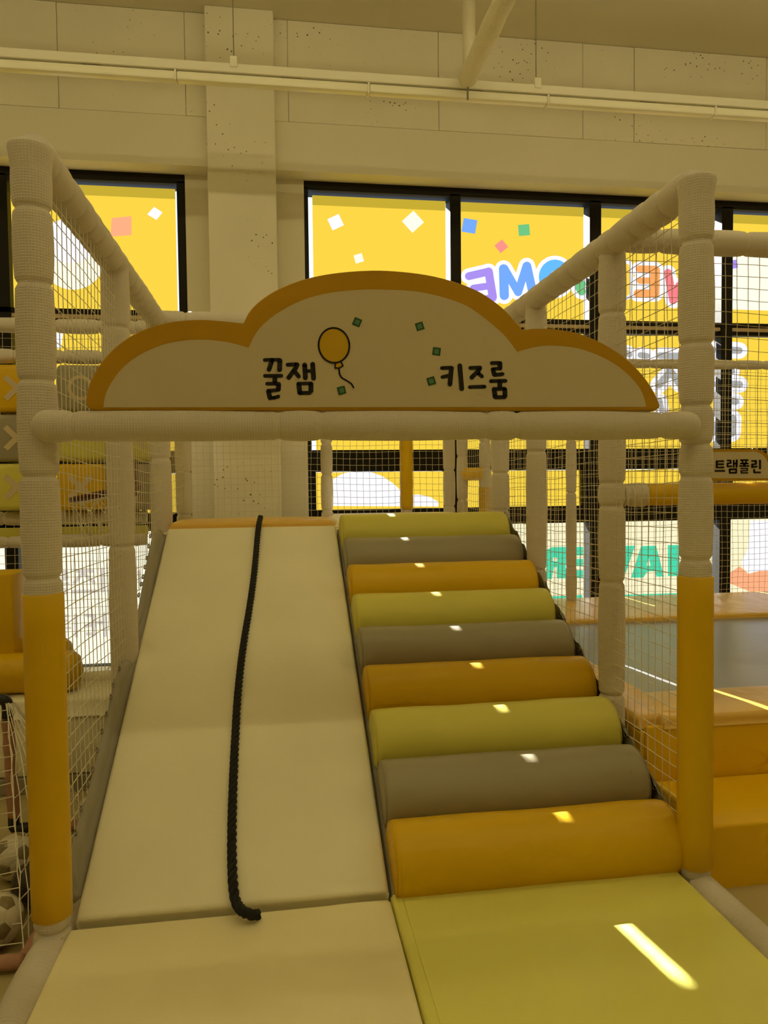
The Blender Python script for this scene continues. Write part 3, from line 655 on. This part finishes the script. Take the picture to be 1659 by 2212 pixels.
# ------------------------------------------------------------------ trampoline at the right
tr = thing('trampoline', 'large trampoline with black bed, yellow padded rim and white net cage', 'trampoline', (3.6, 1.9, 0))
mb = MB(); vs = []; nx_, ny_ = 40, 24
for i in range(nx_ + 1):
    for j in range(ny_ + 1):
        x = 2.14 + 4.2 * i / nx_; y = .74 + 1.9 * j / ny_; e = min(i / nx_, 1 - i / nx_) * 4 * min(j / ny_, 1 - j / ny_) * 4
        vs.append((x, y, .418 - .012 * min(1, e) + .002 * noise.noise((x * 4, y * 4, 0))))
mb.add(vs, [(i * (ny_ + 1) + j, (i + 1) * (ny_ + 1) + j, (i + 1) * (ny_ + 1) + j + 1, i * (ny_ + 1) + j + 1) for i in range(nx_) for j in range(ny_)])
mb.build('bed', M['bed'], tr)
wrp = lambda a, b: .006 * noise.noise((a * 9, b * 2, 5)) + .004 * noise.noise((a * 25, b * 5, 5))
mb = MB(); cushion(mb, (2.10, .455, .415), (1, 0, 0), (0, 1, -.02), (0, 0, 1), 4.3, .36, .045, r=.02, puff=.004, wr=wrp, nu=120, nv=8); mb.build('rim_pad', M['padtop'], tr)
mb = MB(); cushion(mb, (2.10, 2.46, .40), (1, 0, 0), (0, 1, .03), (0, 0, 1), 4.3, .76, .04, r=.015, puff=.004, wr=wrp, nu=120, nv=8); mb.build('rim_pad', M['padtop'], tr)
mb = MB(); cushion(mb, (2.02, .5, .405), (1, 0, .15), (0, 1, 0), (0, 0, 1), .17, 2.7, .04, r=.02, puff=.004, wr=wrp, nu=4, nv=60); mb.build('rim_pad', M['padtop'], tr)
mb = MB(); box(mb, (2.03, .462, .0), (6.4, .49, .425), .012, 2); box(mb, (2.02, .48, 0), (2.05, 3.24, .40), .01, 1); mb.build('skirt', M['amber'], tr, sharp=40)
mb = MB(); box(mb, (2.03, 3.21, .30), (6.4, 3.24, .46), .012, 2); mb.build('rear_lip', M['amber'], tr, sharp=40)
st = MB(); cushion(st, (2.055, .083, 0), (1, 0, 0), (0, 1, 0), (0, 0, 1), 1.6, .372, .216, r=.012, puff=.003, nu=12, nv=6)
tag(st.build('foam_step', M['amber'], smooth=True, sharp=50), 'yellow padded step block on the floor in front of the trampoline', 'step')
# enclosure of the trampoline
en = tr
rail((W_ + .06, .60, 2.31), (4.4, .60, 2.31), .046, 41, .22, en, seg=20)
mb = MB(); sleeve(mb, (W_ + .05, .60, 1.312), (2.09, .60, 1.312), .044, [.02, .12], seg=20); mb.build('rail', M['sock'], en)
mb = MB(); tube(mb, line((2.085, .60, 1.312), (4.4, .60, 1.312), .02), lambda l: .043 + .0022 * abs(math.sin(l * 22)), 20); o = mb.build('rail', M['yellow'], en); o['label'] = 'yellow vinyl covered rail'
rail((2.15, 3.1, 2.25), (6.3, 3.1, 2.25), .033, 42, .3, en, seg=14); rail((2.83, 3.1, .46), (2.83, 3.1, 2.22), .038, 43, .5, en, 'post', seg=14)
rail((4.9, 3.1, .46), (4.9, 3.1, 2.22), .038, 44, .5, en, 'post', seg=14)
post(4.4, .6, 0.0, 2.33, .048, None, 45, root=en, nseg=16)
netobj('net', en, O=(W_ + .05, .60, 1.355), U=(1, 0, 0), V=(0, 0, 1), lu=2.4, lv=.92, cell=.049, seed=6)
netobj('net', en, O=(2.15, 3.1, .46), U=(1, 0, 0), V=(0, 0, 1), lu=4.1, lv=1.78, cell=.0465, seed=7, th=.0015)
# small sign hung on the net
YT = .545
ts = thing('trampoline_sign', 'cream sign with orange edge and black lettering above the yellow rail', 'sign', (2.45, YT, 1.43))
o_ = [(1475, 970), (1634, 970), (1648, 974), (1660, 984), (1668, 1000), (1672, 1020), (1672, 1038), (1475, 1040)]
pf = [at(x, y, YT) for x, y in o_]; n = len(pf); mb = MB()
mb.add(pf + [p + Vector((0, .012, 0)) for p in pf], [tuple(range(n))[::-1], tuple(range(n, 2 * n))] + [(i, (i + 1) % n, n + (i + 1) % n, n + i) for i in range(n)]); mb.build('sign_board', M['sign_edge'], ts, smooth=False)
mb = MB(); shape(mb, [(1475, 976), (1634, 976), (1646, 981), (1655, 991), (1661, 1005), (1664, 1020), (1664, 1033), (1475, 1033)], YT - .001); mb.build('sign_face', M['sign'], ts, smooth=False)
def k5(p): return [(1500 + x / 10.43, 940 + y / 10.43) for x, y in p]
def l5(st_): return letter(st_, k5, 10.43, YT - .002, ts)
l5([([(505, 592), (505, 725)], 50), ([(500, 588), (652, 586)], 42), ([(500, 657), (648, 655)], 42), ([(500, 728), (655, 726)], 42), ([(475, 806), (672, 804)], 44)])
l5([([(748, 572), (818, 572), (818, 628), (745, 640), (745, 706), (835, 700)], 40), ([(886, 575), (886, 712)], 40), ([(955, 570), (950, 712)], 48), ([(886, 640), (950, 640)], 40), ([(795, 770), (943, 768), (943, 846), (797, 848), (795, 770)], 44)])
l5([([(1045, 563), (1205, 560)], 36), ([(1045, 640), (1208, 640)], 36), ([(1085, 570), (1085, 635)], 38), ([(1165, 570), (1165, 635)], 38), ([(1125, 640), (1125, 690)], 48), ([(1028, 695), (1222, 695)], 38), ([(1050, 752), (1195, 750), (1195, 797), (1052, 805), (1057, 850), (1200, 849)], 32)])
l5([([(1298, 582), (1388, 582), (1388, 648), (1300, 662), (1300, 718), (1402, 710)], 44), ([(1478, 575), (1478, 748)], 50), ([(1345, 782), (1347, 840), (1480, 840)], 44)])
l5([([(345, 600), (332, 640)], 30), ([(335, 680), (342, 730), (330, 770)], 30)])
mb = MB()
for x, y in ((1535, 972), (1627, 973), (1536, 1035), (1628, 1036)): tube(mb, [at(x, y + 3, YT - .004), at(x - 2, y - 4, YT + .02)], .002, 6)
mb.build('cable_tie', M['net'], ts)

# ------------------------------------------------------------------ left side: game panel, hoop, low stage
YN = 2.40
gp = thing('noughts_and_crosses_panel', 'padded game panel of turning cubes marked with crosses and rings', 'game', (-.4, YN, 0))
for y_, r_ in ((703, .040), (771, .040), (1127, .040), (1178, .038)):
    a = at(-170, y_ - 4, YN); b = at(332, y_ + 4, YN); rail((a.x, YN, a.z), (b.x - .04, YN, a.z), r_, int(y_), .28, gp, seg=16)
a = at(-170, 1152, YN); b = at(330, 1152, YN); boxobj('green_strip', (a.x, YN - .02, a.z - .04), (b.x - .03, YN + .04, a.z + .02), M['green'], gp, .01, 2)
a = at(-180, 900, YN)
blk = [[('yellow', 'X'), ('grey', 'X'), ('green', 'X')], [('grey', 'O'), ('green', None), ('yellow', 'X')], [('yellow', 'O'), ('green', 'X'), ('grey', None)]]
for cx_, colm in zip((37, 174, 305), blk):
    for ri, (cname, mk) in enumerate(colm):
        cy_ = (838, 946, 1052)[ri]; c = at(cx_, cy_, YN - .13); s = .134; h_ = .134
        if cx_ == 305: c.x = -.165; s = .115
        mb = MB(); box(mb, (c.x - s, YN - .13, c.z - h_), (c.x + s, YN + .13, c.z + h_), .028, 3); bo = mb.build('cube', M[cname], gp, sharp=60)
        mm = MB(); q = .062; y = YN - .1325
        if mk == 'X':
            for sg in (1, -1):
                d = Vector((q, 0, q * sg)); nn = Vector((-.011, 0, .011 * sg)); cc = Vector((c.x, y - .0006 * (sg > 0), c.z)); mm.add([cc - d + nn, cc + d + nn, cc + d - nn, cc - d - nn], [(0, 1, 2, 3)])
            mm.build('cross_mark', M['mark'], bo, smooth=False)
        elif mk == 'O':
            N_ = 28; mm.add([(c.x + rr * math.cos(2 * math.pi * i / N_), y, c.z + rr * math.sin(2 * math.pi * i / N_)) for rr in (.072, .052) for i in range(N_)], [(i, (i + 1) % N_, N_ + (i + 1) % N_, N_ + i) for i in range(N_)])
            mm.build('ring_mark', M['mark'], bo, smooth=False)
netobj('net', gp, O=(-1.4, YN + .35, .44), U=(1, 0, 0), V=(0, 0, 1), lu=1.35, lv=.75, cell=.05, seed=8)
netobj('net', gp, O=(-1.4, YN + .1, at(0, 760, YN).z), U=(1, 0, 0), V=(0, 0, 1), lu=1.35, lv=.2, cell=.05, seed=9)

hp = thing('basketball_hoop', 'dark red basketball rim with white net behind the left side net', 'hoop', (-.22, 1.15, 1.34))
hc = Vector((-.175, 1.55, 1.335)); hr = .155
def hpt(a, r, z=0): return hc + Vector((r * math.cos(a), r * math.sin(a), z + .03 * math.cos(a)))
mb = MB(); tube(mb, [hpt(2 * math.pi * i / 40, hr - .0) for i in range(41)], .012, 10, cap=False); mb.build('rim', M['hoop'], hp)
mb = MB(); tube(mb, [hpt(2 * math.pi * i / 40, hr, -.022) for i in range(41)], .003, 5, cap=False)
for k in range(12):
    for sg in (1, -1):
        tube(mb, smoothpath([hpt(2 * math.pi * (k + sg * f * 1.5) / 12 + .03 * math.sin(k * 5), hr * (1 - .45 * f), -.02 - .2 * f) for f in (0, .25, .5, .75, 1)], 3), .0022, 5)
mb.build('hoop_net', M['net'], hp)
mb = MB(); box(mb, (-.045, 1.49, 1.32), (-.025, 1.61, 1.48), .004, 1); mb.build('mounting_plate', M['hoop'], hp)

ls = thing('low_stage', 'low cream padded stage with grey foot strip below the left windows', 'stage', (-1.2, 1.3, 0))
mb = MB(); cushion(mb, (-3.2, 1.27, .34), (1, 0, 0), (0, 1, 0), (0, 0, 1), 3.10, .30, .085, r=.02, puff=.002, nu=20, nv=5); mb.build('front_pad', M['cream'], ls)
mb = MB(); tube(mb, line((-3.2, 1.58, .432), (-.10, 1.58, .432), .1), .033, 14); mb.build('rear_bumper', M['cream'], ls)
boxobj('front_panel', (-3.2, 1.285, .075), (-.10, 1.56, .338), M['cream'], ls, .008, 2); boxobj('foot_strip', (-3.2, 1.27, 0), (-.10, 1.38, .072), M['greymat'], ls, .004, 1)
yb = thing('soft_rocker', 'yellow padded rocker of two round-ended bolsters with an upright block on the low stage', 'soft toy', (-.5, 1.5, .43))
pa = at(180, 1467, 1.40); pa.z = max(pa.z, .518); mb = MB(); tube(mb, line((-1.5, 1.40, pa.z), (pa.x, 1.40, pa.z), .02), lambda l: .092 * math.sqrt(max(.02, 1 - max(0, 1 - (pa.x + 1.5 - l) / .055) ** 2)), 28); mb.build('bolster', M['yellow'], yb)
pb = at(160, 1415, 1.58); pb.z = max(pb.z, .53); mb = MB(); tube(mb, line((-1.5, 1.58, pb.z), (pb.x, 1.58, pb.z), .02), lambda l: .088 * math.sqrt(max(.02, 1 - max(0, 1 - (pb.x + 1.5 - l) / .055) ** 2)), 28); mb.build('bolster', M['yellow'], yb)
pc = at(40, 1420, 1.45); pt = at(40, 1236, 1.45); mb = MB(); box(mb, (pc.x - .42, 1.40, pc.z - .02), (pc.x, 1.60, pt.z), .012, 2); mb.build('upright_block', M['yellow'], yb, sharp=40)

# football goal and balls
gl_ = thing('toy_goal', 'small goal of pink fabric-covered tubes with black elbows and white net', 'goal', (-.8, .5, 0))
A = Vector((-.395, .86, .035)); T_ = Vector((-.385, .80, .565)); Bc = Vector((-.085, .86, .03)); Fc = Vector((-.085, .02, .03)); A2 = Vector((-1.5, .80, .565)); F2 = Vector((-1.5, .02, .03))
def cloth_tube(a, b): 
    mb = MB(); tube(mb, line(a, b, .012), lambda l: .0215 + .004 * noise.noise((l * 22, a[0] * 5, 1)), 14); mb.build('tube', M['pink'], gl_)
cloth_tube(A + Vector((0, 0, .05)), T_ - Vector((0, 0, .07))); cloth_tube(T_ - Vector((.06, 0, -.0)), A2); cloth_tube(A + Vector((.06, 0, 0)), Bc); cloth_tube(Fc, F2); cloth_tube(Bc, Fc)
mb = MB(); tube(mb, smoothpath([T_ - Vector((0, 0, .08)), T_ - Vector((0, 0, .02)), T_ - Vector((.02, 0, 0)), T_ - Vector((.07, 0, 0))], 5), .021, 14); mb.build('elbow', M['black'], gl_)
mb = MB(); tube(mb, smoothpath([A + Vector((0, 0, .065)), A + Vector((0, 0, .01)), A + Vector((.015, 0, 0)), A + Vector((.06, 0, 0))], 5), .021, 14); mb.build('elbow', M['black'], gl_)
mb = MB(); tube(mb, [A + Vector((0, 0, .46)), T_ - Vector((0, 0, .05))], .017, 12); mb.build('pole', M['lamp'], gl_)
def bil(P00, P10, P01, P11, sagv):
    return lambda u, v, p: (P00 * (1 - u) + P10 * u) * (1 - v) + (P01 * (1 - u) + P11 * u) * v + Vector(sagv) * math.sin(math.pi * u) * math.sin(math.pi * v) + Vector((.012 * noise.noise((u * 9, v * 9, 1)), .015 * noise.noise((u * 8, v * 8, 4)), .012 * noise.noise((u * 9, v * 9, 8))))
netobj('goal_net', gl_, O=(0, 0, 0), U=(1, 0, 0), V=(0, 0, 1), lu=1.1, lv=.95, cell=.052, th=.0019, pos=bil(F2, Fc, A2, T_, (0, -.03, -.05)))
netobj('goal_net', gl_, O=(0, 0, 0), U=(1, 0, 0), V=(0, 0, 1), lu=.85, lv=.55, cell=.052, th=.0019, pos=bil(Fc, Bc, T_, T_ + Vector((0, .02, 0)), (.06, 0, .05)))
def soccer(loc, r, label, mats, rot):
    bm = bmesh.new(); bmesh.ops.create_icosphere(bm, subdivisions=1, radius=1)
    bmesh.ops.bevel(bm, geom=bm.verts[:], offset=33.3, offset_type='PERCENT', segments=1, affect='VERTICES')
    bm.faces.ensure_lookup_table()
    src = [([v.co.copy() for v in f.verts], 1 if len(f.verts) == 5 else 0) for f in bm.faces]; bm.free()
    root = thing('ball', label, 'ball', loc); n_ = 0
    for vs_, k in src:
        c = sum(vs_, Vector()) / len(vs_); nf = 4; mbp = MB()
        for a, b in zip(vs_, vs_[1:] + vs_[:1]):
            g = {}; P_ = []
            for i in range(nf + 1):
                for j in range(nf + 1 - i):
                    p = (c * (nf - i - j) + a * i + b * j) / nf; e = (i + j) / nf
                    g[i, j] = len(P_); P_.append(p.normalized() * r * (1 - .018 * (e ** 8)))
            f_ = []
            for i in range(nf):
                for j in range(nf - i):
                    f_.append((g[i, j], g[i + 1, j], g[i, j + 1]))
                    if i + j < nf - 1: f_.append((g[i + 1, j], g[i + 1, j + 1], g[i, j + 1]))
            mbp.add(P_, f_)
        me = mbp.build('panel', mats[k], None); me.parent = root; me.rotation_euler = rot
    return root
soccer((-.205, .150, .078), .078, 'white ball with tan patches nearest the front, against the goal net', (M['ballw'], M['balld']), (.3, .5, .2))
soccer((-.285, .545, .078), .078, 'white ball with tan patches furthest back in the goal', (M['ballw'], M['balld']), (1.1, .1, .7))
soccer((-.150, .345, .080), .078, 'dark brown ball lying between the two white balls', (M['ballblk'], M['ballblk']), (.6, .8, .1))
